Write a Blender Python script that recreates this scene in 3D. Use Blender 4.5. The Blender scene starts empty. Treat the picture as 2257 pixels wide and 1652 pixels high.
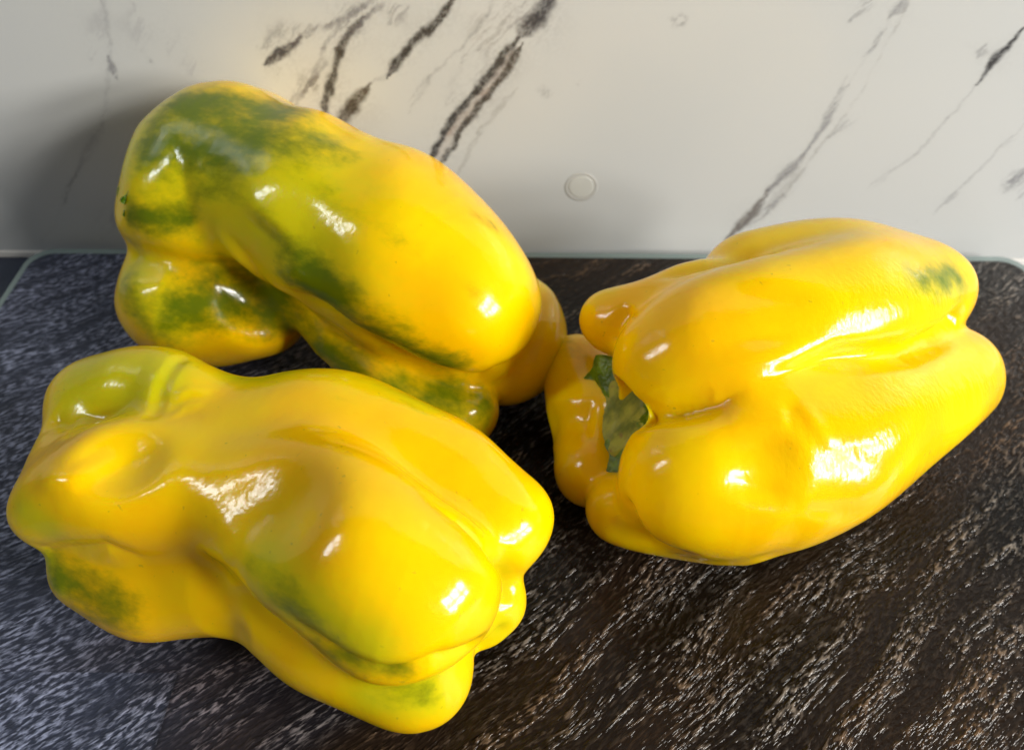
import bpy, bmesh, math, random
import numpy as np
from mathutils import Vector, Matrix
from mathutils.bvhtree import BVHTree

random.seed(4)
sc = bpy.context.scene
COL = sc.collection

# ---------------------------------------------------------------- camera
FPX, W0, H0 = 1770.0, 2257.0, 1652.0          # focal length and frame in design pixels
CAM = np.array((0.0, -0.249, 0.196))
PITCH, ROLL = math.radians(47.0), math.radians(0.48)
_r = np.array((1.0, 0.0, 0.0))
_u = np.array((0.0, math.sin(PITCH), math.cos(PITCH)))
FWD = np.array((0.0, math.cos(PITCH), -math.sin(PITCH)))
RIGHT = _r * math.cos(ROLL) + _u * math.sin(ROLL)
UP = _u * math.cos(ROLL) - _r * math.sin(ROLL)
cam_d = bpy.data.cameras.new('camera')
cam = bpy.data.objects.new('camera', cam_d); COL.objects.link(cam)
cam_d.sensor_width = 36.0
cam_d.lens = 36.0 * FPX / W0
cam_d.clip_start = 0.01; cam_d.clip_end = 50.0
cam_d.dof.use_dof = True
cam_d.dof.focus_distance = 0.182
cam_d.dof.aperture_fstop = 16.0
M = Matrix.Identity(4)
for i in range(3):
    M[i][0] = RIGHT[i]; M[i][1] = UP[i]; M[i][2] = -FWD[i]; M[i][3] = CAM[i]
cam.matrix_world = M
sc.camera = cam

# ---------------------------------------------------------------- world and lamps
wd = bpy.data.worlds.new('World'); sc.world = wd; wd.use_nodes = True
bg = wd.node_tree.nodes['Background']
bg.inputs[0].default_value = (1.0, 0.96, 0.91, 1); bg.inputs[1].default_value = 0.085
sc.view_settings.view_transform = 'Standard'; sc.view_settings.look = 'None'
sc.view_settings.exposure = 0.0; sc.view_settings.gamma = 1.0
sc.view_settings.use_curve_mapping = False

sc.cycles.use_denoising = True; sc.cycles.denoiser = 'OPENIMAGEDENOISE'
sc.cycles.denoising_input_passes = 'RGB_ALBEDO_NORMAL'; sc.cycles.denoising_prefilter = 'ACCURATE'
sc.cycles.use_adaptive_sampling = True; sc.cycles.adaptive_threshold = 0.02
sc.cycles.max_bounces = 6; sc.cycles.diffuse_bounces = 3; sc.cycles.glossy_bounces = 3; sc.cycles.transmission_bounces = 4

def window(name, loc, target, cols, rows, pw, ph, gap, power, col):
    """A paned window: one rectangular lamp for each pane."""
    q = (Vector(target) - Vector(loc)).to_track_quat('-Z', 'Y')
    for i in range(cols):
        for j in range(rows):
            off = Vector(((i - (cols-1)/2) * (pw+gap), (j - (rows-1)/2) * (ph+gap), 0))
            l = bpy.data.lights.new(name, 'AREA'); l.shape = 'RECTANGLE'
            l.size = pw; l.size_y = ph; l.energy = power / (cols*rows); l.color = col
            o = bpy.data.objects.new(name, l); COL.objects.link(o)
            o.location = Vector(loc) + q @ off; o.rotation_euler = q.to_euler()

AIM = (0.0, -0.1, 0.03)
window('sunlit_window_lamp', (1.08, -0.66, 0.54), AIM, 3, 2, 0.13, 0.17, 0.085, 30.5, (1.0, 0.965, 0.91))
window('sky_window_lamp', (-1.02, -0.26, 0.82), AIM, 1, 2, 0.10, 0.22, 0.04, 4.0, (0.88, 0.94, 1.0))

# ---------------------------------------------------------------- helpers
def ray(u, v):
    d = FWD + RIGHT * ((u - W0/2) / FPX) - UP * ((v - H0/2) / FPX)
    return d
def at(u, v, z):
    d = ray(u, v); t = (z - CAM[2]) / d[2]
    return CAM + d * t
def scale_at(p):
    return float(np.dot(p - CAM, FWD)) / FPX        # metres for one design pixel there

def link_mesh(name, verts, faces, mat=None, parent=None, smooth=True):
    me = bpy.data.meshes.new(name)
    if isinstance(verts, np.ndarray):
        me.vertices.add(len(verts)); me.vertices.foreach_set('co', verts.astype(np.float32).ravel())
        f = np.asarray(faces, dtype=np.int32); n = f.shape[1]
        me.loops.add(f.size); me.loops.foreach_set('vertex_index', f.ravel())
        me.polygons.add(len(f)); me.polygons.foreach_set('loop_start', np.arange(0, f.size, n, dtype=np.int32))
        me.update(calc_edges=True)
    else:
        me.from_pydata([tuple(v) for v in verts], [], faces); me.update()
    me.polygons.foreach_set('use_smooth', [smooth] * len(me.polygons))
    o = bpy.data.objects.new(name, me); COL.objects.link(o)
    if mat: me.materials.append(mat)
    if parent: o.parent = parent; o.matrix_parent_inverse = parent.matrix_world.inverted()
    return o

def bm_obj(name, bm, mat, parent=None, smooth=True):
    me = bpy.data.meshes.new(name); bm.to_mesh(me); bm.free()
    me.polygons.foreach_set('use_smooth', [smooth] * len(me.polygons))
    o = bpy.data.objects.new(name, me); COL.objects.link(o); me.materials.append(mat)
    if parent: o.parent = parent; o.matrix_parent_inverse = parent.matrix_world.inverted()
    return o

def empty(name, loc):
    o = bpy.data.objects.new(name, None); COL.objects.link(o); o.location = loc
    o.empty_display_size = 0.01
    bpy.context.view_layer.update()
    return o
def tag(o, label, cat, group=None):
    o['label'] = label; o['category'] = cat
    if group: o['group'] = group

class NT:
    """Small node-graph writer."""
    def __init__(s, name):
        s.m = bpy.data.materials.new(name); s.m.use_nodes = True
        s.t = s.m.node_tree; s.t.nodes.clear()
        s.out = s.t.nodes.new('ShaderNodeOutputMaterial')
        s.b = s.t.nodes.new('ShaderNodeBsdfPrincipled'); s.l(s.b.outputs[0], s.out.inputs[0])
    def l(s, a, b): s.t.links.new(a, b)
    def n(s, typ, **kw):
        nd = s.t.nodes.new(typ)
        for k, v in kw.items(): setattr(nd, k, v)
        return nd
    def put(s, sock, v):
        if hasattr(v, 'is_linked'): s.l(v, sock)
        else: sock.default_value = v
    def math(s, op, a, b=0.0, c=None, clamp=False):
        nd = s.n('ShaderNodeMath', operation=op, use_clamp=clamp)
        s.put(nd.inputs[0], a); s.put(nd.inputs[1], b)
        if c is not None: s.put(nd.inputs[2], c)
        return nd.outputs[0]
    def vec(s, op, a, b=None, sc=None):
        nd = s.n('ShaderNodeVectorMath', operation=op)
        s.put(nd.inputs[0], a)
        if b is not None: s.put(nd.inputs[1], b)
        if sc is not None: s.put(nd.inputs['Scale'], sc)
        return nd.outputs['Value'] if op in ('LENGTH', 'DOT_PRODUCT', 'DISTANCE') else nd.outputs[0]
    def noise(s, co, scale, detail=3.0, rough=0.5, dist=0.0, out='Fac'):
        nd = s.n('ShaderNodeTexNoise')
        s.put(nd.inputs['Vector'], co); nd.inputs['Scale'].default_value = scale
        nd.inputs['Detail'].default_value = detail; nd.inputs['Roughness'].default_value = rough
        nd.inputs['Distortion'].default_value = dist
        return nd.outputs[out]
    def step(s, x, a, b, ya=0.0, yb=1.0):
        nd = s.n('ShaderNodeMapRange', interpolation_type='SMOOTHSTEP')
        s.put(nd.inputs[0], x); s.put(nd.inputs[1], a); s.put(nd.inputs[2], b)
        s.put(nd.inputs[3], ya); s.put(nd.inputs[4], yb)
        return nd.outputs[0]
    def lin(s, x, a, b, ya=0.0, yb=1.0):
        nd = s.n('ShaderNodeMapRange'); nd.clamp = True
        s.put(nd.inputs[0], x); s.put(nd.inputs[1], a); s.put(nd.inputs[2], b)
        s.put(nd.inputs[3], ya); s.put(nd.inputs[4], yb)
        return nd.outputs[0]
    def mix(s, f, a, b, mode='MIX'):
        nd = s.n('ShaderNodeMix', data_type='RGBA', blend_type=mode)
        s.put(nd.inputs[0], f)
        for sock, v in ((nd.inputs[6], a), (nd.inputs[7], b)):
            if isinstance(v, tuple) and len(v) == 3: v = v + (1.0,)
            s.put(sock, v)
        return nd.outputs[2]
    def mapping(s, co, rot=(0, 0, 0), scale=(1, 1, 1), loc=(0, 0, 0)):
        nd = s.n('ShaderNodeMapping'); s.put(nd.inputs[0], co)
        nd.inputs[1].default_value = loc; nd.inputs[2].default_value = rot
        return s.vec('MULTIPLY', nd.outputs[0], scale)
    def obj(s): return s.n('ShaderNodeTexCoord').outputs['Object']
    def attr(s, name): return s.n('ShaderNodeAttribute', attribute_name=name).outputs['Fac']
    def bump(s, h, strength, dist, normal=None):
        nd = s.n('ShaderNodeBump'); s.put(nd.inputs['Height'], h)
        nd.inputs['Strength'].default_value = strength; nd.inputs['Distance'].default_value = dist
        if normal is not None: s.l(normal, nd.inputs['Normal'])
        return nd.outputs[0]
    def set(s, **kw):
        names = dict(color='Base Color', rough='Roughness', spec='Specular IOR Level', ior='IOR', metal='Metallic',
                     normal='Normal', sss='Subsurface Weight', sssr='Subsurface Radius', ssss='Subsurface Scale',
                     coat='Coat Weight', coatr='Coat Roughness', trans='Transmission Weight', coatn='Coat Normal', alpha='Alpha')
        for k, v in kw.items():
            if k == 'color' and isinstance(v, tuple) and len(v) == 3: v = v + (1.0,)
            s.put(s.b.inputs[names[k]], v)

# ---------------------------------------------------------------- materials of the setting
def vnoise(x, y, seed):
    """Smooth value noise on arrays."""
    rg = np.random.RandomState(seed); T = rg.rand(256, 256).astype(np.float32)
    xi = np.floor(x).astype(int); yi = np.floor(y).astype(int); fx = x-xi; fy = y-yi
    fx = fx*fx*(3-2*fx); fy = fy*fy*(3-2*fy)
    t = lambda i, j: T[i & 255, j & 255]
    return (t(xi, yi)*(1-fx) + t(xi+1, yi)*fx)*(1-fy) + (t(xi, yi+1)*(1-fx) + t(xi+1, yi+1)*fx)*fy
def fbm(x, y, seed, octs=4, rough=0.55):
    r = 0; a = 1; tot = 0
    for o in range(octs):
        r = r + a*vnoise(x*2**o + 17.3*o, y*2**o + 5.1*o, seed+o); tot += a; a *= rough
    return r/tot
def sstep(x, a, b):
    t = np.clip((x-a)/(b-a), 0, 1); return t*t*(3-2*t)

def marble_print(x, z, segs, blobs):
    """Colour of the printed marble at panel points: every vein is a segment with ragged, broken edges."""
    wx = (fbm(x*25, z*25, 1)-0.5)*0.007 + (fbm(x*190, z*190, 5, 4, 0.65)-0.5)*0.0030
    wz = (fbm(x*25, z*25, 11)-0.5)*0.007 + (fbm(x*190, z*190, 15, 4, 0.65)-0.5)*0.0030
    px, pz = x+wx, z+wz
    a = math.radians(48); su = (px*math.cos(a) + pz*math.sin(a)); sv = (-px*math.sin(a) + pz*math.cos(a))
    fine = fbm(su*90, sv*700, 21, 4, 0.65); soft = fbm(x*45, z*45, 31, 4, 0.6); speck = fbm(x*1400, z*1400, 41, 2, 0.7)
    cl = sstep(fbm(x*9, z*9, 51, 3), 0.35, 0.68)
    col = np.stack([0.60-0.05*cl, 0.615-0.04*cl, 0.605-0.025*cl], -1)
    full = (px, pz, fine, soft, speck, col)
    for sgm in segs:
        (p, q, wd_, st, c, fl), (e0, e1) = sgm[:6], (sgm[6] if len(sgm) > 6 else (1, 1))
        mg = wd_*6 + 0.012
        i0, i1 = np.searchsorted(x[:, 0], (min(p[0], q[0])-mg, max(p[0], q[0])+mg)); j0, j1 = np.searchsorted(z[0], (min(p[1], q[1])-mg, max(p[1], q[1])+mg))
        if i1 <= i0 or j1 <= j0: continue
        px, pz, fine, soft, speck, col = (g[i0:i1, j0:j1] for g in full)
        ab = (q[0]-p[0], q[1]-p[1]); L2 = ab[0]**2 + ab[1]**2
        rx, rz = px-p[0], pz-p[1]
        tr = (rx*ab[0] + rz*ab[1])/L2; t = np.clip(tr, 0, 1)
        d = np.hypot(rx-t*ab[0], rz-t*ab[1])
        w = wd_*(1 - 0.75*e0*(1-sstep(t, 0, 0.5)))*(1 - 0.75*e1*sstep(t, 0.5, 1))*(0.75 + 0.5*soft)
        m = np.clip((1.2-d/w)/0.75, 0, 1)**1.3
        brk = np.maximum(sstep(fine*0.55 + soft*0.45, 0.45-fl, 0.58-fl), min(0.85, max(0.0, fl*4.5)))
        m = m*brk*st*(0.72 + 0.28*sstep(speck, 0.3, 0.6))
        col[:] = col*(1-m[..., None]) + np.array(c)*m[..., None]
        halo = np.exp(-(d/(w*2.6))**2)*0.11*st*sstep(soft*0.5+speck*0.5, 0.40, 0.62)
        col[:] = col*(1-halo[..., None]) + np.array((0.20, 0.195, 0.20))*halo[..., None]
    px, pz, fine, soft, speck, col = full
    for (c0, rad, st, c) in blobs:
        d = np.hypot(px-c0[0], pz-c0[1])/rad
        m = (1-sstep(d, 0.1, 1.0))*sstep(fine*0.5+speck*0.5, 0.38, 0.6)*st
        col = col*(1-m[..., None]) + np.array(c)*m[..., None]
    return np.clip(col, 0.012, 0.85)

def mat_marble():
    k = NT('printed_marble'); co = k.obj()
    c = k.n('ShaderNodeAttribute', attribute_name='print').outputs['Color']
    n = k.noise(co, 2200.0, 2, 0.6)
    k.set(color=k.mix(k.math('MULTIPLY', n, 0.10), c, (0.35, 0.34, 0.33)), rough=0.22, spec=0.35)
    return k.m

def mat_slate(seam):
    """Printed slate under dimpled glass: grain runs in long ragged streaks."""
    k = NT('printed_slate'); co = k.obj()
    sx, sy = seam
    xyz = k.n('ShaderNodeSeparateXYZ'); k.l(co, xyz.inputs[0])
    left = k.math('LESS_THAN', xyz.outputs[0], sx); low = k.math('LESS_THAN', xyz.outputs[1], sy)
    tile = k.math('MULTIPLY', left, low)
    off = k.n('ShaderNodeCombineXYZ'); k.l(k.math('MULTIPLY', tile, 0.37), off.inputs[0]); k.l(k.math('MULTIPLY', tile, 0.21), off.inputs[1])
    co2 = k.vec('ADD', co, off.outputs[0])
    warp = k.vec('SUBTRACT', k.noise(co2, 9.0, 2, 0.5, out='Color'), (0.5, 0.5, 0.5))
    cw = k.vec('ADD', co2, k.vec('SCALE', warp, sc=0.030))
    ang = math.radians(-38)
    rot = k.mapping(cw, rot=(0, 0, ang))
    rip = k.noise(k.vec('MULTIPLY', rot, (330, 1000, 1)), 1.0, 2, 0.5)          # short ripples of the cleft face
    s2 = k.noise(k.vec('MULTIPLY', rot, (24, 150, 1)), 1.0, 5, 0.66)            # bands the ripples gather in
    s3 = k.noise(k.vec('MULTIPLY', rot, (7, 26, 1)), 1.0, 2, 0.5)               # broad shading of the print
    spk = k.noise(k.vec('MULTIPLY', rot, (900, 1600, 1)), 1.0, 2, 0.6)
    # brown-black slate; blue sky reflection is painted into the colour towards the left
    sky_sheen = k.step(k.math('ADD', xyz.outputs[0], k.math('MULTIPLY', k.math('SUBTRACT', s3, 0.5), 0.16)), -0.020, -0.125)
    sky_sheen = k.math('ADD', k.math('MULTIPLY', sky_sheen, 0.85), k.math('MULTIPLY', tile, 0.06), clamp=True)
    band = k.step(k.math('ADD', s2, k.math('MULTIPLY', sky_sheen, 0.10)), 0.45, 0.64, 0.09, 1.0)
    amt = k.math('MULTIPLY', band, k.step(rip, k.math('SUBTRACT', 0.47, k.math('MULTIPLY', sky_sheen, 0.05)), 0.66))
    amt = k.math('MULTIPLY', amt, k.step(spk, 0.30, 0.55, 0.6, 1.0))
    dark = k.mix(sky_sheen, k.mix(k.step(s3, 0.35, 0.65), (0.0040, 0.0030, 0.0024), (0.018, 0.011, 0.007)), (0.034, 0.041, 0.066))
    lite = k.mix(sky_sheen, k.mix(k.step(s3, 0.40, 0.62), (0.24, 0.21, 0.18), (0.16, 0.095, 0.05)), (0.30, 0.34, 0.49))
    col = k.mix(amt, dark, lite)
    edge = k.math('MULTIPLY', low, k.step(k.math('ABSOLUTE', k.math('SUBTRACT', xyz.outputs[0], sx)), 0.0011, 0.0002))
    col = k.mix(k.math('MULTIPLY', edge, 0.6), col, (0.012, 0.012, 0.016))
    relief = k.math('MULTIPLY', rip, k.math('ADD', k.math('MULTIPLY', band, 0.7), 0.35))
    nrm = k.bump(k.math('ADD', k.math('ADD', relief, k.math('MULTIPLY', s2, 0.6)), k.math('MULTIPLY', spk, 0.10)), 0.75, 0.0012)
    k.set(color=col, rough=0.14, spec=0.19, normal=nrm)
    return k.m

def mat_glass_rim():
    k = NT('clear_glass_rim')
    k.set(color=(0.36, 0.46, 0.44), rough=0.06, spec=0.6, trans=0.45, ior=1.5)
    return k.m
def mat_counter():
    k = NT('dark_blue_counter'); co = k.obj()
    n = k.noise(co, 160.0, 3, 0.6)
    k.set(color=k.mix(n, (0.016, 0.022, 0.040), (0.030, 0.040, 0.066)), rough=0.35)
    return k.m
def mat_plain(name, col, rough=0.5, trans=0.0):
    k = NT(name); co = k.obj()
    n = k.noise(co, 300.0, 2)
    k.set(color=k.mix(n, tuple(c*0.92 for c in col), col), rough=rough, trans=trans)
    return k.m

# ---------------------------------------------------------------- setting: countertop
ZC, YW = -0.010, 0.006
bm = bmesh.new()
for x0, x1, y0, y1, z0, z1 in ((-0.75, 0.75, -0.62, 0.03, ZC-0.03, ZC),):
    bmesh.ops.create_cube(bm, size=1.0, matrix=Matrix.Translation(((x0+x1)/2, (y0+y1)/2, (z0+z1)/2)) @ Matrix.Diagonal((x1-x0, y1-y0, z1-z0, 1)))
bmesh.ops.bevel(bm, geom=bm.edges[:], offset=0.003, segments=2, affect='EDGES')
ct = bm_obj('countertop', bm, mat_counter(), smooth=False); ct['kind'] = 'structure'

# ---------------------------------------------------------------- marble panel against the wall
def wall_xz(u, v):
    d = ray(u, v); t = (YW - CAM[1]) / d[1]; p = CAM + d * t
    return (float(p[0]), float(p[2]))
BLK, BRN, GRY, LGT = (0.018, 0.017, 0.020), (0.060, 0.038, 0.024), (0.16, 0.16, 0.18), (0.38, 0.38, 0.40)
def sg(u0, v0, u1, v1, wpx, st, c, fl=0.06):
    a, b = wall_xz(u0, v0), wall_xz(u1, v1); return (a, b, wpx * 0.000135, st, c, fl)
def vein(pts, wpx, st, c, fl):
    n = len(pts)-1
    return [(*sg(*pts[i], *pts[i+1], wpx, st, c, fl), (int(i == 0), int(i == n-1))) for i in range(n)]
SEGS = [
    sg(1030, 135, 1110, 20, 62, 0.42, (0.24, 0.23, 0.22), 0.0), sg(1100, 70, 1200, -30, 58, 0.48, (0.24, 0.235, 0.24), 0.02), sg(990, 230, 1060, 130, 40, 0.2, GRY, 0.0),
    *vein([(948, 366), (1000, 290), (1060, 205), (1120, 120)], 17, 0.55, (0.34, 0.26, 0.22), 0.12),
    *vein([(936, 366), (985, 287), (1040, 205), (1090, 142), (1132, 88)], 12, 1.0, BLK, 0.22), *vein([(1125, 95), (1165, 42), (1225, -30)], 26, 0.95, (0.035, 0.035, 0.045), 0.18),
    *vein([(962, 370), (1010, 302), (1065, 222), (1112, 150), (1142, 104)], 11, 0.95, (0.034, 0.026, 0.020), 0.20),
    *vein([(738, 275), (780, 228), (822, 188)], 24, 0.95, (0.040, 0.030, 0.022), 0.20), *vein([(708, 262), (733, 185), (752, 122), (775, 78), (806, 36)], 12, 0.95, BLK, 0.18), sg(755, 90, 820, 20, 40, 0.5, GRY, 0.03),
    *vein([(855, 172), (900, 120), (945, 72), (1005, -12)], 13, 1.0, BLK, 0.24), *vein([(588, 140), (625, 112), (675, 80)], 13, 1.0, (0.030, 0.028, 0.045), 0.18), sg(580, 98, 690, 62, 40, 0.5, GRY, 0.02),
    sg(700, 70, 840, 15, 44, 0.55, GRY, 0.01), sg(860, 60, 900, 20, 30, 0.5, GRY, 0.0), sg(640, 215, 720, 140, 28, 0.45, GRY, 0.0), sg(670, 200, 705, 165, 20, 0.5, BRN, 0.03), sg(585, 165, 625, 140, 22, 0.5, GRY, 0.02),
    sg(905, 230, 960, 160, 18, 0.3, GRY, -0.03), sg(1010, 150, 1040, 120, 18, 0.4, GRY, 0.0),
    sg(200, 130, 230, -10, 26, 0.35, LGT, 0.0), sg(90, 540, 175, 390, 12, 0.35, GRY, 0.0), sg(175, 390, 245, 240, 18, 0.35, LGT, 0.0),
    sg(190, 540, 270, 440, 24, 0.5, LGT, 0.0), sg(235, 120, 258, 175, 11, 0.65, GRY, 0.03), sg(410, 115, 435, 175, 24, 0.40, LGT, 0.0),
    sg(290, 10, 305, 100, 40, 0.35, LGT, -0.03), sg(370, 10, 375, 120, 26, 0.3, LGT, -0.03),
    sg(1595, 530, 1690, 420, 22, 0.8, BRN, 0.08), sg(1690, 420, 1790, 320, 16, 0.6, GRY, 0.06), sg(1640, 500, 1720, 430, 11, 0.5, GRY, 0.04), sg(1790, 320, 1860, 180, 16, 0.5, GRY, 0.06),
    sg(1840, 240, 1960, 60, 16, 0.5, GRY, 0.0), sg(1870, 60, 1960, -30, 20, 0.5, GRY, 0.0), sg(1960, 60, 2010, -10, 20, 0.45, GRY, 0.0),
    sg(1900, 250, 1830, 300, 10, 0.4, GRY, 0.0),
    sg(2155, 190, 2270, 70, 15, 1.0, BLK, 0.18), sg(2165, 130, 2185, 105, 26, 0.5, GRY, 0.0), sg(2060, 470, 2120, 410, 18, 0.35, GRY, 0.02),
    sg(2185, 330, 2240, 300, 20, 0.35, GRY, 0.0), sg(2215, 420, 2275, 360, 36, 0.6, GRY, 0.0), sg(1900, 430, 1990, 350, 16, 0.22, GRY, 0.0),
    sg(2230, 450, 2275, 400, 14, 0.5, GRY, 0.0), sg(2000, 500, 2030, 480, 12, 0.3, GRY, 0.0), sg(1680, 460, 1780, 340, 40, 0.2, BRN, -0.02),
    # hairlines that tie the strong veins together
    *vein([(1590, 542), (1690, 425), (1790, 318), (1860, 200), (1940, 90), (2015, -25)], 6, 0.22, GRY, 0.06), *vein([(1640, 508), (1720, 435), (1805, 330), (1895, 210), (1980, 60), (2020, -10)], 5, 0.20, BRN, 0.05),
    *vein([(2055, 475), (2120, 405), (2195, 325), (2290, 240)], 5, 0.28, GRY, 0.14), *vein([(88, 548), (172, 395), (240, 245), (238, 90), (222, -25)], 6, 0.16, GRY, 0.05),
    *vein([(820, 192), (865, 160), (880, 145)], 7, 0.4, GRY, 0.14), *vein([(672, 84), (730, 55), (800, 12), (850, -20)], 8, 0.45, GRY, 0.08), *vein([(640, 240), (690, 175), (720, 110), (760, 60)], 7, 0.40, GRY, 0.08),
    *vein([(900, 250), (950, 180), (1010, 110), (1060, 40), (1090, -20)], 6, 0.26, GRY, 0.10), *vein([(2150, 195), (2080, 265), (2010, 340), (1960, 380)], 5, 0.25, GRY, 0.12), *vein([(1000, 395), (1060, 300), (1130, 200)], 9, 0.22, BRN, 0.05),
    # beyond the frame the print goes on
    ((-0.42, 0.02), (-0.30, 0.16), 0.004, 0.8, BLK, 0.06), ((-0.36, 0.10), (-0.22, 0.26), 0.005, 0.7, BRN, 0.04),
    ((0.26, 0.02), (0.42, 0.20), 0.004, 0.8, BLK, 0.05), ((0.05, 0.18), (0.20, 0.38), 0.005, 0.9, BLK, 0.06), ((-0.10, 0.16), (0.02, 0.34), 0.004, 0.8, BRN, 0.05),
]
BLOBS = [(wall_xz(1495, 48), 0.0035, 0.6, GRY), (wall_xz(1192, 203), 0.0033, 0.4, GRY), (wall_xz(1270, 184), 0.0018, 0.4, GRY), (wall_xz(328, 134), 0.0018, 0.4, GRY),
         (wall_xz(2230, 400), 0.006, 0.5, GRY)]
panel = empty('marble_panel', (0.0, YW, ZC))
MARBLE = mat_marble()
def slab(name, x0, x1, y0, y1, z0, z1, mat, parent, bev=0.0):
    bm = bmesh.new()
    bmesh.ops.create_cube(bm, size=1.0, matrix=Matrix.Translation(((x0+x1)/2, (y0+y1)/2, (z0+z1)/2)) @ Matrix.Diagonal((x1-x0, y1-y0, z1-z0, 1)))
    if bev: bmesh.ops.bevel(bm, geom=bm.edges[:], offset=bev, segments=2, affect='EDGES')
    return bm_obj(name, bm, mat, parent, smooth=False)
gx = np.concatenate([np.arange(-0.60, -0.24, 0.004), np.arange(-0.24, 0.26, 0.0005), np.arange(0.26, 0.601, 0.004)])
gz = np.concatenate([np.arange(ZC+0.0035, 0.14, 0.0005), np.arange(0.14, ZC+0.551, 0.003)])
GX, GZ = np.meshgrid(gx, gz, indexing='ij')
PV = np.stack([GX, np.full_like(GX, YW), GZ], -1).reshape(-1, 3)
ii = np.arange(len(gx)*len(gz)).reshape(len(gx), len(gz))
PF = np.stack([ii[:-1, :-1], ii[1:, :-1], ii[1:, 1:], ii[:-1, 1:]], -1).reshape(-1, 4)
face = link_mesh('printed_face', PV, PF, MARBLE, panel, smooth=False)
PC = np.ones((len(PV), 4), np.float32); PC[:, :3] = marble_print(GX, GZ, SEGS, BLOBS).reshape(-1, 3)
ca = face.data.color_attributes.new('print', 'FLOAT_COLOR', 'POINT'); ca.data.foreach_set('color', PC.ravel())
slab('glass_back', -0.60, 0.60, YW+0.0004, YW+0.006, ZC+0.0035, ZC+0.55, mat_plain('glass_back_coat', (0.7, 0.7, 0.7), 0.3), panel)
slab('bottom_rim', -0.60, 0.60, YW-0.0006, YW+0.006, ZC, ZC+0.0033, mat_plain('pale_glass_edge', (0.80, 0.78, 0.74), 0.2), panel, 0.0004)
# the clear round bumper that shows on the panel
bx, bz = wall_xz(1281, 412)
rb = 35 * 0.000178
def lathe_on_panel(name, prof, mat, parent):
    vs, fs, NS = [], [], 48
    for (r_, h_) in prof:
        for i in range(NS):
            a = 2*math.pi*i/NS; vs.append((bx + r_*math.cos(a), YW - h_, bz + r_*math.sin(a)))
    for j in range(len(prof)-1):
        for i in range(NS): fs.append((j*NS+i, j*NS+(i+1) % NS, (j+1)*NS+(i+1) % NS, (j+1)*NS+i))
    if prof[-1][0] > rb*0.05 and name == 'bumper': fs.append(tuple((len(prof)-1)*NS+i for i in range(NS)))
    return link_mesh(name, vs, fs, mat, parent)
bump_ = lathe_on_panel('bumper', [(rb*0.76, 0.0), (rb*0.755, 0.00008), (rb*0.72, 0.00012), (rb*0.60, 0.00013)], mat_plain('clear_bumper', (0.58, 0.597, 0.57), 0.3), panel)
lathe_on_panel('bumper_rim', [(rb, 0.0), (rb*0.99, 0.00006), (rb*0.90, 0.00009), (rb*0.79, 0.00006), (rb*0.765, 0.0)], mat_plain('bumper_rim_grey', (0.50, 0.51, 0.495), 0.35), bump_)
tag(panel, 'upright white marble-print panel with dark diagonal veins behind the peppers', 'panel')

# ---------------------------------------------------------------- cutting board
BX0, BX1, BY0, BY1 = -0.1875, 0.1985, -0.32, 0.0
def rounded(x0, x1, y0, y1, r, z, n=10):
    pts = []
    for cx, cy, a0 in ((x1-r, y1-r, 0), (x0+r, y1-r, 90), (x0+r, y0+r, 180), (x1-r, y0+r, 270)):
        for i in range(n+1):
            a = math.radians(a0 + 90*i/n); pts.append((cx + r*math.cos(a), cy + r*math.sin(a), z))
    return pts
def rounded_slab(name, x0, x1, y0, y1, r, z0, z1, mat, parent, cham=0.0):
    rings = [rounded(x0, x1, y0, y1, r, z0)]
    if cham:
        rings.append(rounded(x0, x1, y0, y1, r, z1-cham)); rings.append(rounded(x0+cham, x1-cham, y0+cham, y1-cham, r-cham, z1))
    else: rings.append(rounded(x0, x1, y0, y1, r, z1))
    n = len(rings[0]); vs = [p for rg in rings for p in rg]
    fs = [tuple(reversed(range(n))), tuple(range((len(rings)-1)*n, len(rings)*n))]
    for j in range(len(rings)-1):
        for i in range(n): fs.append((j*n+i, j*n+(i+1) % n, (j+1)*n+(i+1) % n, (j+1)*n+i))
    return link_mesh(name, vs, fs, mat, parent, smooth=False)
board = empty('cutting_board', ((BX0+BX1)/2, (BY0+BY1)/2, ZC))
rounded_slab('glass_edge', BX0, BX1, BY0, BY1, 0.010, -0.0048, -0.0004, mat_glass_rim(), board, 0.0007)
seam = at(386, 1500, 0.0)
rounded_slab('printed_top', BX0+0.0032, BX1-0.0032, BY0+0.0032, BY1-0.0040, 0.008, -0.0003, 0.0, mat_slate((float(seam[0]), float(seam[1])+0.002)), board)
rub = mat_plain('clear_rubber', (0.5, 0.5, 0.48), 0.4)
for fx in (BX0+0.03, BX1-0.03):
    for fy in (BY0+0.03, BY1-0.03):
        bm = bmesh.new()
        bmesh.ops.create_cone(bm, cap_ends=True, segments=24, radius1=0.006, radius2=0.007, depth=0.0051, matrix=Matrix.Translation((fx, fy, ZC+0.0026)))
        bm_obj('foot', bm, rub, board)
tag(board, 'dark slate-print glass cutting board lying under the three peppers', 'cutting board')

# ---------------------------------------------------------------- peppers: lobes grown as one continuous skin
def lobe(pts, sub=6):
    """pts: (u, v, radius in design px, height of the centre in cm). Returns smoothed (xyz, r) chain."""
    P = []
    for (u, v, rp, z) in pts:
        p = at(u, v, z*0.01); r = rp * scale_at(p); P.append((*p, r))
    P = np.array(P)
    if len(P) == 1: return P
    Q = np.vstack([2*P[0]-P[1], P, 2*P[-1]-P[-2]]); out = []
    for i in range(1, len(Q)-2):
        for j in range(sub):
            t = j/sub; a, b, c, d = Q[i-1], Q[i], Q[i+1], Q[i+2]
            out.append(0.5*((2*b) + (c-a)*t + (2*a-5*b+4*c-d)*t*t + (3*b-a-3*c+d)*t**3))
    out.append(P[-1])
    return np.array(out)

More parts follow.
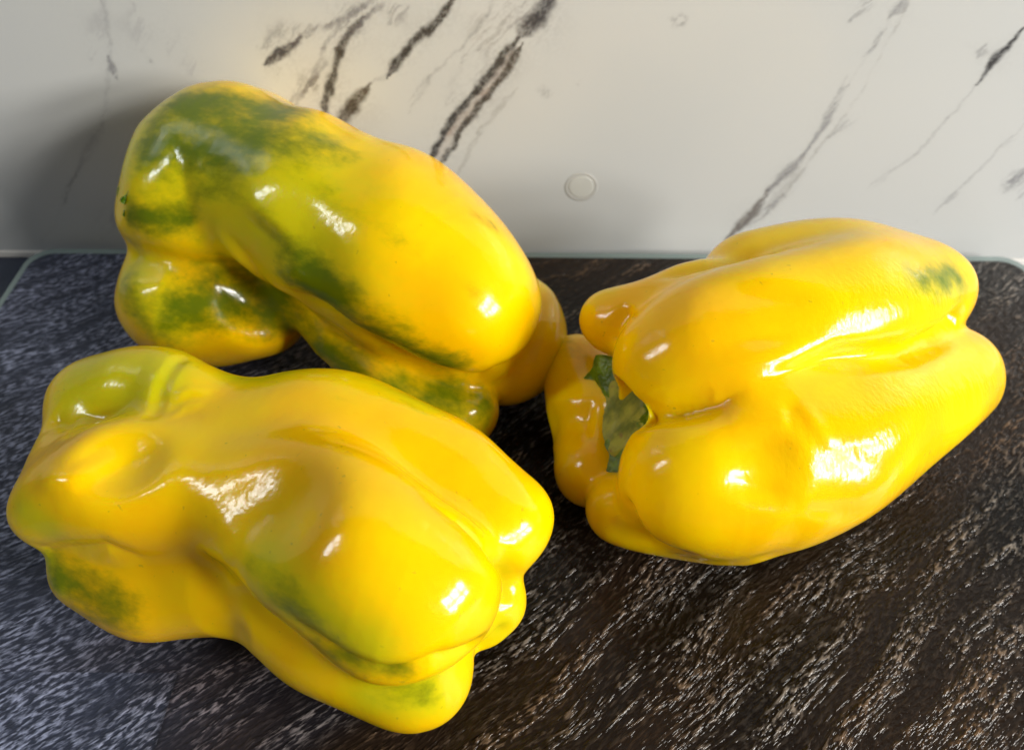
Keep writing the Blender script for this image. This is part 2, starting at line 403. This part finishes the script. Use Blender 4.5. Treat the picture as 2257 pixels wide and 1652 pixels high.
def chain_d(X, ch):
    x, y, z = X
    f = x.dtype.type
    if len(ch) == 1:
        a = ch[0]; return np.sqrt((x-f(a[0]))**2 + (y-f(a[1]))**2 + (z-f(a[2]))**2) - f(a[3])
    best = None
    for a, b in zip(ch[:-1], ch[1:]):
        ab = b-a; L2 = float(ab[:3] @ ab[:3]) + 1e-12
        px, py, pz = x-f(a[0]), y-f(a[1]), z-f(a[2])
        t = px*f(ab[0]/L2); t += py*f(ab[1]/L2); t += pz*f(ab[2]/L2)
        np.clip(t, f(0), f(1), out=t)
        px -= t*f(ab[0]); py -= t*f(ab[1]); pz -= t*f(ab[2])
        px *= px; py *= py; pz *= pz; px += py; px += pz
        d = np.sqrt(px, out=px); t *= f(ab[3]); t += f(a[3]); d -= t
        if best is None: best = d
        else:
            kk = f(0.0015); h = np.maximum(kk - np.abs(best-d), f(0))
            best = np.minimum(best, d) - h*h*f(0.25/0.0015)
    return best

class Field:
    def __init__(s, lobes, k, dents=(), seed=1, wob=0.0005):
        # lobes: list of (points, k) ; k = width of the blend with what is already there
        s.lobes = [(lobe(p), kk if kk else k) for p, kk in lobes]
        s.dents = []
        for (u, v, rp, z, kk) in dents:
            p = at(u, v, z*0.01); s.dents.append((p, rp*scale_at(p), kk))
        rg = np.random.RandomState(seed)
        s.waves = [(rg.normal(size=3), rg.uniform(0, 6.28), f) for f in (110, 120, 150, 170, 210, 240, 300, 330)]
        s.waves = [(d/np.linalg.norm(d)*f, ph, wob*120/f) for d, ph, f in s.waves]
    def __call__(s, P):
        X = [np.ascontiguousarray(P[:, i]) for i in range(3)]; f = P.dtype.type
        D = None
        for ch, k in s.lobes:
            d = chain_d(X, ch)
            if D is None: D = d
            else:
                h = np.maximum(f(k) - np.abs(D-d), f(0))/f(k)
                D = np.minimum(D, d) - h*h*h*f(k/6.0)
        for p, r, k in s.dents:
            d = f(r) - np.sqrt((X[0]-f(p[0]))**2 + (X[1]-f(p[1]))**2 + (X[2]-f(p[2]))**2)
            h = np.maximum(f(k) - np.abs(D-d), f(0))/f(k)
            D = np.maximum(D, d) + h*h*h*f(k/6.0)
        for w, ph, a in s.waves: D = D + f(a)*np.sin(X[0]*f(w[0]) + X[1]*f(w[1]) + X[2]*f(w[2]) + f(ph))
        k = 0.003; d = f(0.0004) - X[2]
        h = np.maximum(f(k) - np.abs(D-d), f(0))/f(k)
        return np.maximum(D, d) + h*h*h*f(k/6.0)
    def bounds(s):
        a = np.vstack([c for c, _ in s.lobes])
        lo = (a[:, :3]-a[:, 3:]).min(0)-0.004; hi = (a[:, :3]+a[:, 3:]).max(0)+0.004
        lo[2] = max(lo[2], -0.002)
        return lo, hi

def skin(F, vox):
    lo, hi = F.bounds(); n = np.ceil((hi-lo)/vox).astype(int)+1
    ax = [lo[i] + vox*np.arange(n[i]) for i in range(3)]
    G = np.stack(np.meshgrid(*ax, indexing='ij'), -1).reshape(-1, 3).astype(np.float32)
    # a coarse pass first: only the cells near the surface are worked out exactly
    st_ = 5; cn = (n + st_ - 1)//st_ + 1
    cx = [lo[i] + vox*st_*np.arange(cn[i]) for i in range(3)]
    CG = np.stack(np.meshgrid(*cx, indexing='ij'), -1).reshape(-1, 3).astype(np.float32)
    CD = F(CG).reshape(cn)
    D = CD.repeat(st_, 0).repeat(st_, 1).repeat(st_, 2)[:n[0], :n[1], :n[2]].reshape(-1).copy()
    near = np.flatnonzero(np.abs(D) < vox*st_*2.2)
    for i in range(0, len(near), 100000): D[near[i:i+100000]] = F(G[near[i:i+100000]])
    D = D.reshape(n); ins = D < 0
    cnt = np.zeros(n-1, np.int8); acc = np.zeros((*(n-1), 3), np.float32); num = np.zeros(n-1, np.int16)
    C = [(a, b, c) for a in (0, 1) for b in (0, 1) for c in (0, 1)]
    sl = lambda c: tuple(slice(o, n[i]-1+o) for i, o in enumerate(c))
    for i, a in enumerate(C):
        for b in C[i+1:]:
            if sum(abs(x-y) for x, y in zip(a, b)) != 1: continue
            da, db = D[sl(a)], D[sl(b)]; cr = (da < 0) != (db < 0)
            t = np.where(cr, da/np.where(cr, da-db, 1), 0)
            for q in range(3): acc[..., q] += np.where(cr, a[q] + t*(b[q]-a[q]), 0)
            num += cr
    act = num > 0; idx = -np.ones(n-1, np.int32); idx[act] = np.arange(act.sum())
    cell = np.argwhere(act)
    V = lo + vox*(cell + acc[act]/num[act][:, None])
    Fc = []
    for axis in range(3):
        o1, o2 = (axis+1) % 3, (axis+2) % 3
        s0 = [slice(None)]*3; s1 = [slice(None)]*3
        s0[axis] = slice(0, n[axis]-1); s1[axis] = slice(1, n[axis])
        ch = ins[tuple(s0)] != ins[tuple(s1)]
        e = np.argwhere(ch); e = e[(e[:, o1] > 0) & (e[:, o2] > 0) & (e[:, o1] < n[o1]-1) & (e[:, o2] < n[o2]-1)]
        q = []
        for d1, d2 in ((-1, -1), (0, -1), (0, 0), (-1, 0)):
            c = e.copy(); c[:, o1] += d1; c[:, o2] += d2; q.append(idx[c[:, 0], c[:, 1], c[:, 2]])
        q = np.stack(q, 1); flip = ~ins[e[:, 0], e[:, 1], e[:, 2]]
        q[flip] = q[flip][:, ::-1]; Fc.append(q)
    Fc = np.vstack(Fc)
    X = V.astype(np.float64); h = 2e-4
    for it in range(2):
        d0 = F(X); g = np.stack([(F(X + h*np.eye(3)[i]) - d0)/h for i in range(3)], 1)
        st = (d0/np.maximum((g*g).sum(1), 0.25))[:, None]*g
        X = X - np.clip(st, -vox*0.7, vox*0.7)*0.9
    return X, Fc

def mat_pepper():
    k = NT('pepper_skin'); co = k.obj()
    g = k.attr('green'); lm = k.attr('lime')
    n1 = k.noise(k.mapping(co, rot=(0, 0.35, 0.5), scale=(0.45, 1.0, 1.0)), 130.0, 5, 0.62); n2 = k.noise(k.mapping(co, rot=(0, 0.35, 0.5), scale=(0.5, 1.0, 1.0)), 480.0, 4, 0.65); n3 = k.noise(co, 40.0, 2, 0.5)
    brk = k.math('ADD', k.math('MULTIPLY', k.math('SUBTRACT', n1, 0.5), 1.1), k.math('MULTIPLY', k.math('SUBTRACT', n2, 0.5), 0.40))
    gm = k.step(k.math('ADD', g, k.math('MULTIPLY', brk, k.math('MULTIPLY', k.step(g, 0.0, 0.30), 1.25))), 0.12, 1.05)
    lmm = k.step(k.math('ADD', lm, k.math('MULTIPLY', brk, k.math('MULTIPLY', k.step(lm, 0.0, 0.3), 0.5))), 0.05, 0.95)
    yel = k.mix(k.step(n3, 0.3, 0.7), (0.89, 0.50, 0.0003), (0.93, 0.61, 0.0003))
    col = k.mix(k.math('MULTIPLY', lmm, 0.85), yel, (0.58, 0.56, 0.006))
    col = k.mix(k.math('MULTIPLY', gm, 0.92), col, (0.085, 0.150, 0.003))
    # tiny scattered specks in the skin
    sp = k.step(k.noise(co, 620.0, 1, 0.4), 0.74, 0.80)
    col = k.mix(k.math('MULTIPLY', sp, 0.35), col, (0.30, 0.26, 0.02))
    rip = k.noise(k.mapping(co, scale=(1.0, 1.0, 0.45)), 330.0, 2, 0.5)
    fin = k.noise(co, 1500.0, 2, 0.5)
    cr = k.noise(k.mapping(co, rot=(0.5, 0.3, 0.6), scale=(1.0, 1.0, 0.35)), 620.0, 3, 0.6)
    rip = k.math('ADD', rip, k.math('MULTIPLY', cr, k.math('ADD', k.math('MULTIPLY', k.attr('crinkle'), 2.2), 0.03)))
    nb = k.bump(k.math('ADD', rip, k.math('MULTIPLY', fin, 0.08)), 0.10, 0.0012)
    k.set(color=col, rough=0.15, spec=0.29, normal=nb, sss=0.55, sssr=(1.0, 0.42, 0.02), ssss=0.0055, coat=0.10, coatr=0.08, coatn=nb)
    k.b.subsurface_method = 'RANDOM_WALK'
    return k.m
SKIN = mat_pepper()

def vert_normals(V, Q):
    n = np.zeros_like(V); a = V[Q[:, 2]]-V[Q[:, 0]]; b = V[Q[:, 3]]-V[Q[:, 1]]; c = np.cross(a, b)
    for i in range(4): np.add.at(n, Q[:, i], c)
    return n/np.maximum(np.linalg.norm(n, axis=1, keepdims=True), 1e-12)

def pepper(F, paint, vox, name, parent=None, strokes=()):
    """strokes: (points, radius px, depth mm, taper at start, taper at end, sharp): grooves (depth > 0) and ridges (< 0) in the skin.
    paint: ('green'|'lime', u0, v0, u1, v1, radius px, strength): ripening patches between two points of the skin."""
    V, Q = skin(F, vox)
    tree = lambda: BVHTree.FromPolygons([tuple(v) for v in V], [tuple(q) for q in Q.tolist()])
    bvh = tree()
    def on_skin(u, v):
        hit = bvh.ray_cast(Vector(CAM), Vector(ray(u, v)))
        if hit[0] is None: hit = bvh.find_nearest(Vector(at(u, v, 0.03)))
        return np.array(hit[0])
    if strokes:
        N = vert_normals(V, Q); off = np.zeros(len(V))
        for (pts, rp, dep, t0, t1, sharp) in strokes:
            P = np.array([on_skin(u, v) for u, v in pts]); r = rp*scale_at(P.mean(0))
            if len(P) == 1: d = np.linalg.norm(V-P[0], axis=1); tt = np.full(len(V), 0.5)
            else:
                d = np.full(len(V), 9.0); tt = np.zeros(len(V)); L = np.linalg.norm(np.diff(P, axis=0), axis=1); cum = np.concatenate([[0], np.cumsum(L)])
                for i in range(len(P)-1):
                    ab = P[i+1]-P[i]; t = np.clip(((V-P[i]) @ ab)/(ab @ ab + 1e-12), 0, 1)
                    di = np.linalg.norm(V-P[i]-t[:, None]*ab, axis=1); w = di < d
                    d[w] = di[w]; tt[w] = ((cum[i]+t*L[i])/cum[-1])[w]
            x = np.clip(d/r, 0, 1)
            prof = (np.sqrt((1-x)**2 + 0.0) ** 2.0) if sharp else (1-x*x)**2
            if t0 > 0: prof = prof*sstep(tt, 0, t0)
            if t1 > 0: prof = prof*(1-sstep(tt, 1-t1, 1))
            off += dep*0.001*prof
        V = V - N*off[:, None]; V[:, 2] = np.maximum(V[:, 2], 0.0003)
        bvh = tree()
    o = link_mesh(name, V, Q, SKIN, parent)
    val = {'green': np.zeros(len(V)), 'lime': np.zeros(len(V)), 'crinkle': np.zeros(len(V))}
    for (ch, u0, v0, u1, v1, rp, st) in paint:
        a, b = on_skin(u0, v0), on_skin(u1, v1); r = rp*scale_at((a+b)/2)
        ab = b-a; t = np.clip(((V-a) @ ab)/(ab @ ab + 1e-12), 0, 1)
        d = np.linalg.norm(V - a - t[:, None]*ab, axis=1)/r
        m = st*np.exp(-(d*d)*1.2)
        val[ch] = 1 - (1-val[ch])*(1-np.clip(m, 0, 1))
    for ch in val:
        at_ = o.data.attributes.new(ch, 'FLOAT', 'POINT'); at_.data.foreach_set('value', val[ch].astype(np.float32))
    return o, on_skin

VOX = 0.00085
# --- front left pepper
FA = Field([
    ([(300, 1060, 110, 3.6), (520, 1110, 120, 3.8), (760, 1190, 150, 3.8), (950, 1270, 110, 3.6)], 0.004),       # core
    ([(112, 1125, 85, 3.3), (190, 1090, 120, 3.6), (330, 1075, 145, 3.9), (500, 1085, 135, 4.1), (640, 1130, 165, 4.6), (760, 1210, 195, 4.8), (880, 1270, 200, 4.7), (960, 1295, 152, 4.5)], 0.010),
    ([(420, 880, 94, 4.3), (560, 925, 100, 4.1), (750, 955, 125, 4.1), (950, 1040, 140, 3.8), (1075, 1150, 140, 3.4)], 0.011),
    ([(215, 880, 94, 3.1), (300, 870, 92, 3.6), (385, 855, 78, 4.1)], 0.009),
    ([(190, 1262, 84, 1.9), (330, 1288, 94, 1.8), (430, 1292, 97, 1.9), (560, 1320, 105, 2.4), (720, 1405, 116, 2.2), (880, 1467, 113, 2.0), (945, 1474, 105, 1.9)], 0.012),
    ([(800, 1280, 120, 2.0), (1030, 1330, 100, 2.0), (1090, 1322, 82, 2.1), (1062, 1368, 70, 1.9)], 0.008),
    ([(195, 900, 88, 2.9), (172, 978, 80, 3.0), (150, 1060, 88, 3.2)], 0.010),
    ([(560, 985, 100, 4.1), (690, 1040, 115, 4.4)], 0.014),
], 0.008, dents=[(226, 980, 120, 6.05, 0.010), (515, 1068, 190, 7.15, 0.016)], seed=3)
A, onA = pepper(FA, [
    ('green', 130, 1280, 230, 1335, 85, 0.85), ('green', 230, 1300, 280, 1330, 60, 0.4), ('green', 700, 1420, 880, 1478, 50, 0.65), ('green', 560, 1240, 640, 1310, 60, 0.35), ('green', 640, 1330, 720, 1400, 60, 0.45),
    ('lime', 180, 850, 350, 820, 120, 1.0), ('lime', 520, 830, 950, 900, 55, 0.8), ('lime', 50, 1130, 100, 1160, 70, 0.8), ('lime', 580, 1250, 800, 1420, 110, 0.8),
    ('lime', 830, 1530, 980, 1520, 90, 0.9), ('green', 850, 1530, 940, 1520, 50, 0.5), ('lime', 1090, 1220, 1110, 1300, 50, 0.7), ('lime', 1130, 1340, 1100, 1390, 60, 0.8),
    ('lime', 600, 1050, 1000, 1150, 300, 0.12), ('green', 740, 880, 800, 880, 30, 0.25), ('green', 870, 880, 960, 920, 30, 0.25), ('green', 460, 1150, 520, 1130, 30, 0.25), ('lime', 110, 1240, 130, 1290, 40, 0.9),
], VOX, 'bell_pepper', strokes=[
    ([(70, 1062), (160, 1058), (235, 1020), (285, 965)], 40, -0.9, 0.3, 0.3, False),
    ([(900, 1062), (950, 1098), (1015, 1138), (1085, 1210), (1116, 1290)], 70, 3.5, 0.5, 0, True),
    ([(600, 1300), (660, 1380), (720, 1430), (850, 1490), (960, 1462), (1040, 1432)], 65, 3.0, 0.5, 0, True),
    ([(325, 930), (350, 870), (395, 792)], 30, 0.8, 0.2, 0, False),
    ([(375, 880), (420, 858), (470, 862)], 18, -0.35, 0.3, 0.3, False),
    ([(365, 925), (410, 895), (455, 888)], 18, -0.35, 0.3, 0.3, False),
    ([(440, 1215), (520, 1230)], 40, -0.6, 0.3, 0.3, False),
    ([(120, 928), (170, 940)], 50, 2.0, 0, 0.4, True),
    ([(103, 1216), (230, 1205), (310, 1235), (420, 1215)], 60, 1.5, 0, 0.5, True),
    ([(500, 1390), (470, 1300), (440, 1200)], 80, 2.0, 0, 0.5, False),
    ([(560, 815), (610, 900)], 110, 1.5, 0, 0.5, False),
    ([(1105, 1390), (1060, 1430)], 40, 1.5, 0, 0, True),
])
tag(A, 'glossy yellow pepper nearest the camera, green only at its lower edges', 'pepper', 'bell peppers on the board')

# --- back left pepper
FB = Field([
    ([(480, 420, 140, 4.8), (700, 510, 150, 4.4), (950, 670, 110, 3.4)], 0.004),
    ([(440, 420, 160, 5.1), (510, 365, 172, 5.5), (700, 470, 200, 5.2), (890, 570, 215, 4.8), (1000, 655, 185, 4.2), (1030, 690, 150, 3.9)], 0.010),
    ([(402, 480, 132, 4.5), (520, 560, 100, 3.8)], 0.010),
    ([(430, 650, 158, 2.2), (530, 670, 130, 2.1), (600, 650, 85, 2.6)], 0.006),
    ([(650, 640, 70, 3.3), (760, 730, 78, 2.6), (880, 840, 90, 1.9), (1000, 905, 92, 1.6)], 0.005),
    ([(900, 640, 100, 2.6), (1100, 720, 135, 2.3), (1120, 770, 120, 1.9)], 0.003),
    ([(530, 330, 140, 5.0), (640, 380, 130, 5.0)], 0.008),
], 0.008, seed=8)
pB = empty('bell_pepper', at(640, 780, 0.0))
B, onB = pepper(FB, [
    ('green', 400, 240, 600, 250, 95, 1.0), ('green', 330, 320, 540, 340, 75, 0.95), ('green', 560, 300, 660, 320, 80, 0.7), ('green', 290, 480, 410, 480, 45, 0.95),
    ('green', 400, 420, 520, 430, 40, 0.4), ('green', 580, 480, 650, 560, 45, 0.4), ('green', 690, 610, 980, 800, 70, 1.0), ('green', 610, 690, 780, 810, 60, 1.0),
    ('green', 400, 680, 620, 650, 75, 0.95), ('green', 820, 850, 1060, 890, 55, 0.85), ('green', 620, 590, 720, 640, 45, 0.6), ('green', 660, 290, 760, 340, 45, 0.45),
    ('lime', 320, 300, 620, 450, 200, 0.9), ('lime', 290, 600, 360, 700, 90, 0.8), ('lime', 650, 500, 720, 650, 110, 0.6), ('green', 280, 640, 340, 730, 50, 0.6),
    ('green', 590, 190, 660, 205, 25, 0.7), ('lime', 850, 880, 1060, 920, 80, 0.6), ('green', 430, 590, 560, 600, 50, 0.35), ('green', 720, 420, 900, 560, 40, 0.3),
    ('green', 930, 560, 1040, 640, 30, 0.25), ('green', 1040, 470, 1090, 500, 24, 0.45), ('lime', 500, 380, 900, 580, 300, 0.28), 
], VOX, 'body', pB, strokes=[
    ([(590, 470), (570, 540), (530, 590)], 110, 2.5, 0.3, 0.2, False),
    ([(285, 562), (360, 575), (470, 590), (560, 610)], 80, 3.0, 0, 0.4, True),
    ([(560, 600), (640, 650), (720, 690), (830, 760), (920, 805), (1000, 832), (1060, 840)], 75, 3.0, 0.3, 0, True),
    ([(1172, 580), (1198, 650), (1192, 720), (1165, 770), (1105, 818)], 55, 2.5, 0, 0, True),
    ([(620, 700), (570, 660)], 120, 6.0, 0, 0, False),
    ([(740, 265), (700, 330)], 80, 1.0, 0, 0.5, False),
])
tag(pB, 'green-blotched yellow pepper at the back left against the marble', 'pepper', 'bell peppers on the board')

# --- right pepper
FC = Field([
    ([(1560, 860, 130, 3.6), (1750, 830, 165, 3.5), (1900, 790, 100, 3.2)], 0.004),
    ([(1470, 800, 120, 4.6), (1580, 775, 165, 4.8), (1760, 715, 168, 5.0), (1930, 668, 140, 4.8), (2045, 648, 92, 4.4)], 0.012),
    ([(1500, 1060, 132, 3.2), (1580, 1050, 180, 3.2), (1760, 990, 190, 3.2), (1950, 898, 155, 3.0), (2092, 826, 110, 2.6)], 0.006),
    ([(1345, 705, 70, 4.2), (1440, 708, 92, 4.4), (1560, 690, 115, 4.5)], 0.008),
    ([(1660, 615, 110, 4.3), (1820, 605, 118, 4.4), (1990, 628, 110, 4.1)], 0.014),
    ([(1520, 905, 120, 3.8), (1620, 895, 140, 4.1), (1760, 855, 120, 4.1)], 0.012),
    ([(1368, 1122, 72, 1.8), (1460, 1140, 80, 1.8), (1620, 1130, 110, 2.0)], 0.005),
    ([(1265, 805, 72, 1.9), (1280, 880, 78, 1.7), (1295, 1000, 70, 1.5), (1300, 1040, 72, 1.4)], 0.006),
    ([(1290, 910, 65, 1.6), (1550, 890, 150, 2.4)], 0.008),
], 0.008, dents=[(1388, 915, 90, 3.7, 0.003)], seed=11, wob=0.0003)
pC = empty('bell_pepper', at(1650, 1000, 0.0))
Cb, onC = pepper(FC, [
    ('green', 2030, 615, 2110, 610, 55, 0.8), ('lime', 1960, 640, 2110, 640, 100, 0.8), ('green', 1250, 750, 1280, 800, 35, 0.4), ('lime', 1300, 660, 1340, 640, 50, 0.5), ('lime', 2170, 880, 2190, 800, 50, 0.5),
    ('lime', 1320, 1120, 1360, 1160, 60, 0.4), ('crinkle', 1880, 680, 2100, 660, 120, 1.0), ('crinkle', 1950, 900, 2160, 830, 110, 1.0), ('crinkle', 1750, 950, 1780, 1010, 80, 0.8),
], VOX, 'body', pC, strokes=[
    ([(1640, 850), (1700, 828), (1850, 790), (2000, 775), (2065, 745), (2112, 700)], 55, 4.2, 0.4, 0, True),
    ([(1418, 916), (1500, 900), (1580, 890), (1660, 850)], 60, 5.0, 0, 0.7, True),
    ([(1430, 620), (1560, 582), (1650, 566), (1750, 570)], 50, 2.2, 0.2, 0.6, True),
    ([(1690, 600), (1685, 700), (1700, 800)], 170, 2.4, 0.3, 0.3, False),
    ([(1720, 850), (1770, 940), (1820, 1010), (1840, 1070)], 34, 0.35, 0.3, 0.4, False),
    ([(1760, 870), (1800, 940), (1850, 1010)], 26, -0.35, 0.3, 0.4, False),
    ([(1740, 880), (1745, 960)], 22, 0.35, 0.3, 0.4, False),
    ([(1900, 960), (1860, 1080), (1820, 1160)], 130, 1.0, 0.3, 0.2, False),
    ([(1670, 930), (1690, 1040), (1660, 1130)], 120, 2.2, 0.3, 0.3, False),
    ([(1400, 672), (1370, 705), (1352, 745)], 40, 2.0, 0.3, 0, True),
    ([(1385, 1120), (1440, 1190), (1560, 1225)], 50, 2.5, 0, 0.5, True),
    ([(1215, 935), (1270, 930), (1320, 930)], 60, 2.0, 0, 0.2, False),
    ([(1710, 1222), (1760, 1170), (1800, 1100)], 70, 0.7, 0, 0.5, False),
])
tag(pC, 'plump yellow pepper at the right with its green calyx facing left', 'pepper', 'bell peppers on the board')

# --- calyx of the right pepper: ragged green cap with the cut stem in its middle
def frame_of(n):
    n = Vector(n).normalized(); a = n.cross(Vector((0, 1, 0.3))).normalized(); return a, n.cross(a).normalized(), n
def mat_calyx():
    k = NT('calyx_green'); co = k.obj()
    n = k.noise(co, 260.0, 4, 0.6); n2 = k.noise(co, 900.0, 3, 0.6)
    c = k.mix(k.step(n, 0.35, 0.7), (0.045, 0.105, 0.002), (0.160, 0.270, 0.007))
    k.set(color=c, rough=0.32, sss=0.2, sssr=(0.4, 1.0, 0.1), ssss=0.002, normal=k.bump(k.math('ADD', n, k.math('MULTIPLY', n2, 0.4)), 0.8, 0.0012))
    return k.m
def mat_cut():
    k = NT('cut_stem_flesh'); co = k.obj()
    n = k.noise(co, 170.0, 3, 0.6); n2 = k.noise(k.mapping(co, scale=(1, 1, 0.4)), 260.0, 3, 0.55)
    c = k.mix(k.step(n2, 0.3, 0.7), (0.10, 0.135, 0.005), (0.33, 0.34, 0.035))
    c = k.mix(k.step(n, 0.60, 0.72, 0.0, 0.8), c, (0.22, 0.115, 0.045))
    k.set(color=c, rough=0.55, sss=0.2, sssr=(1.0, 0.8, 0.2), ssss=0.002, normal=k.bump(n2, 0.4, 0.0010))
    return k.m
CAL, CUT = mat_calyx(), mat_cut()
def calyx(parent, c, n, R, seed, stub_r, stub_h, squash=1.0):
    rg = np.random.RandomState(seed); a, b, n = frame_of(n); c = Vector(c)
    NA = 72; rings = [0.30, 0.48, 0.66, 0.82, 0.93, 1.0]
    ang = [2*math.pi*i/NA for i in range(NA)]
    ph = rg.uniform(0, 6.28, 4)
    edge = [0.86 + 0.09*abs(math.sin(3*t+ph[0]))**0.7 + 0.05*math.sin(7*t+ph[1]) + 0.045*math.sin(13*t+ph[2]) + rg.uniform(-0.03, 0.03) for t in ang]
    lift = [0.10*math.sin(3*t+ph[3]) + 0.07*math.sin(8*t+ph[1]) + rg.uniform(-0.02, 0.02) for t in ang]
    vs, fs = [], []
    for side in (0, 1):
        for q in rings:
            for i, t in enumerate(ang):
                r = R*q*edge[i]
                z = R*(0.10 + 0.28*q*q*0.35 + lift[i]*q*q*0.7 + 0.05*math.sin(9*t + 8*q + ph[2])*q) - side*R*(0.10*(1-q*0.6))
                vs.append(c + a*(r*math.cos(t)) + b*(r*math.sin(t)*squash) + n*z)
    m = len(rings)*NA
    for side in (0, 1):
        for j in range(len(rings)-1):
            for i in range(NA):
                f = (side*m+j*NA+i, side*m+j*NA+(i+1) % NA, side*m+(j+1)*NA+(i+1) % NA, side*m+(j+1)*NA+i)
                fs.append(f if side == 0 else f[::-1])
    for i in range(NA):
        k0 = (len(rings)-1)*NA
        fs.append((k0+i, k0+(i+1) % NA, m+k0+(i+1) % NA, m+k0+i)[::-1])
        fs.append((i, (i+1) % NA, m+(i+1) % NA, m+i))
    cx = link_mesh('calyx', vs, fs, CAL, parent)
    # the stem, cut off short: a ribbed stub with a hollowed, rough end
    vs, fs = [], []
    prof = [(1.12, -0.05), (1.05, 0.5), (1.0, 0.9), (0.93, 1.05), (0.80, 0.98), (0.55, 0.72), (0.28, 0.62)]
    for (pr, ph_) in prof:
        for i, t in enumerate(ang):
            w = 1 + 0.09*math.sin(5*t+ph[0]) + 0.03*math.sin(12*t+ph[3])
            vs.append(c + a*(stub_r*pr*w*math.cos(t)) + b*(stub_r*pr*w*math.sin(t)*squash) + n*(R*0.10 + stub_h*(ph_ + 0.14*math.sin(2*t+ph[2]) + (rg.uniform(-0.06, 0.06) if ph_ > 0.55 else 0))))
    vs.append(c + n*(R*0.10 + stub_h*0.6))
    for j in range(len(prof)-1):
        for i in range(NA): fs.append((j*NA+i, j*NA+(i+1) % NA, (j+1)*NA+(i+1) % NA, (j+1)*NA+i))
    for i in range(NA): fs.append(((len(prof)-1)*NA+i, (len(prof)-1)*NA+(i+1) % NA, len(vs)-1))
    st = link_mesh('cut_stem', vs, fs, CUT, cx)
    return cx
pc = onC(1372, 915)
nC = np.array((-0.74, -0.26, 0.62)); nC = nC/np.linalg.norm(nC)
calyx(pC, pc - nC*0.0006, nC, 0.0182, 5, 0.0098, 0.0009)['label'] = 'ragged green calyx with pale cut stem'
# --- the other one shows only the tip of its calyx past the left shoulder
pb = at(277, 436, 0.058)
calyx(pB, np.array(pb) + np.array((0.0035, 0.004, -0.004)), (-0.88, 0.35, 0.25), 0.0085, 9, 0.0035, 0.006)
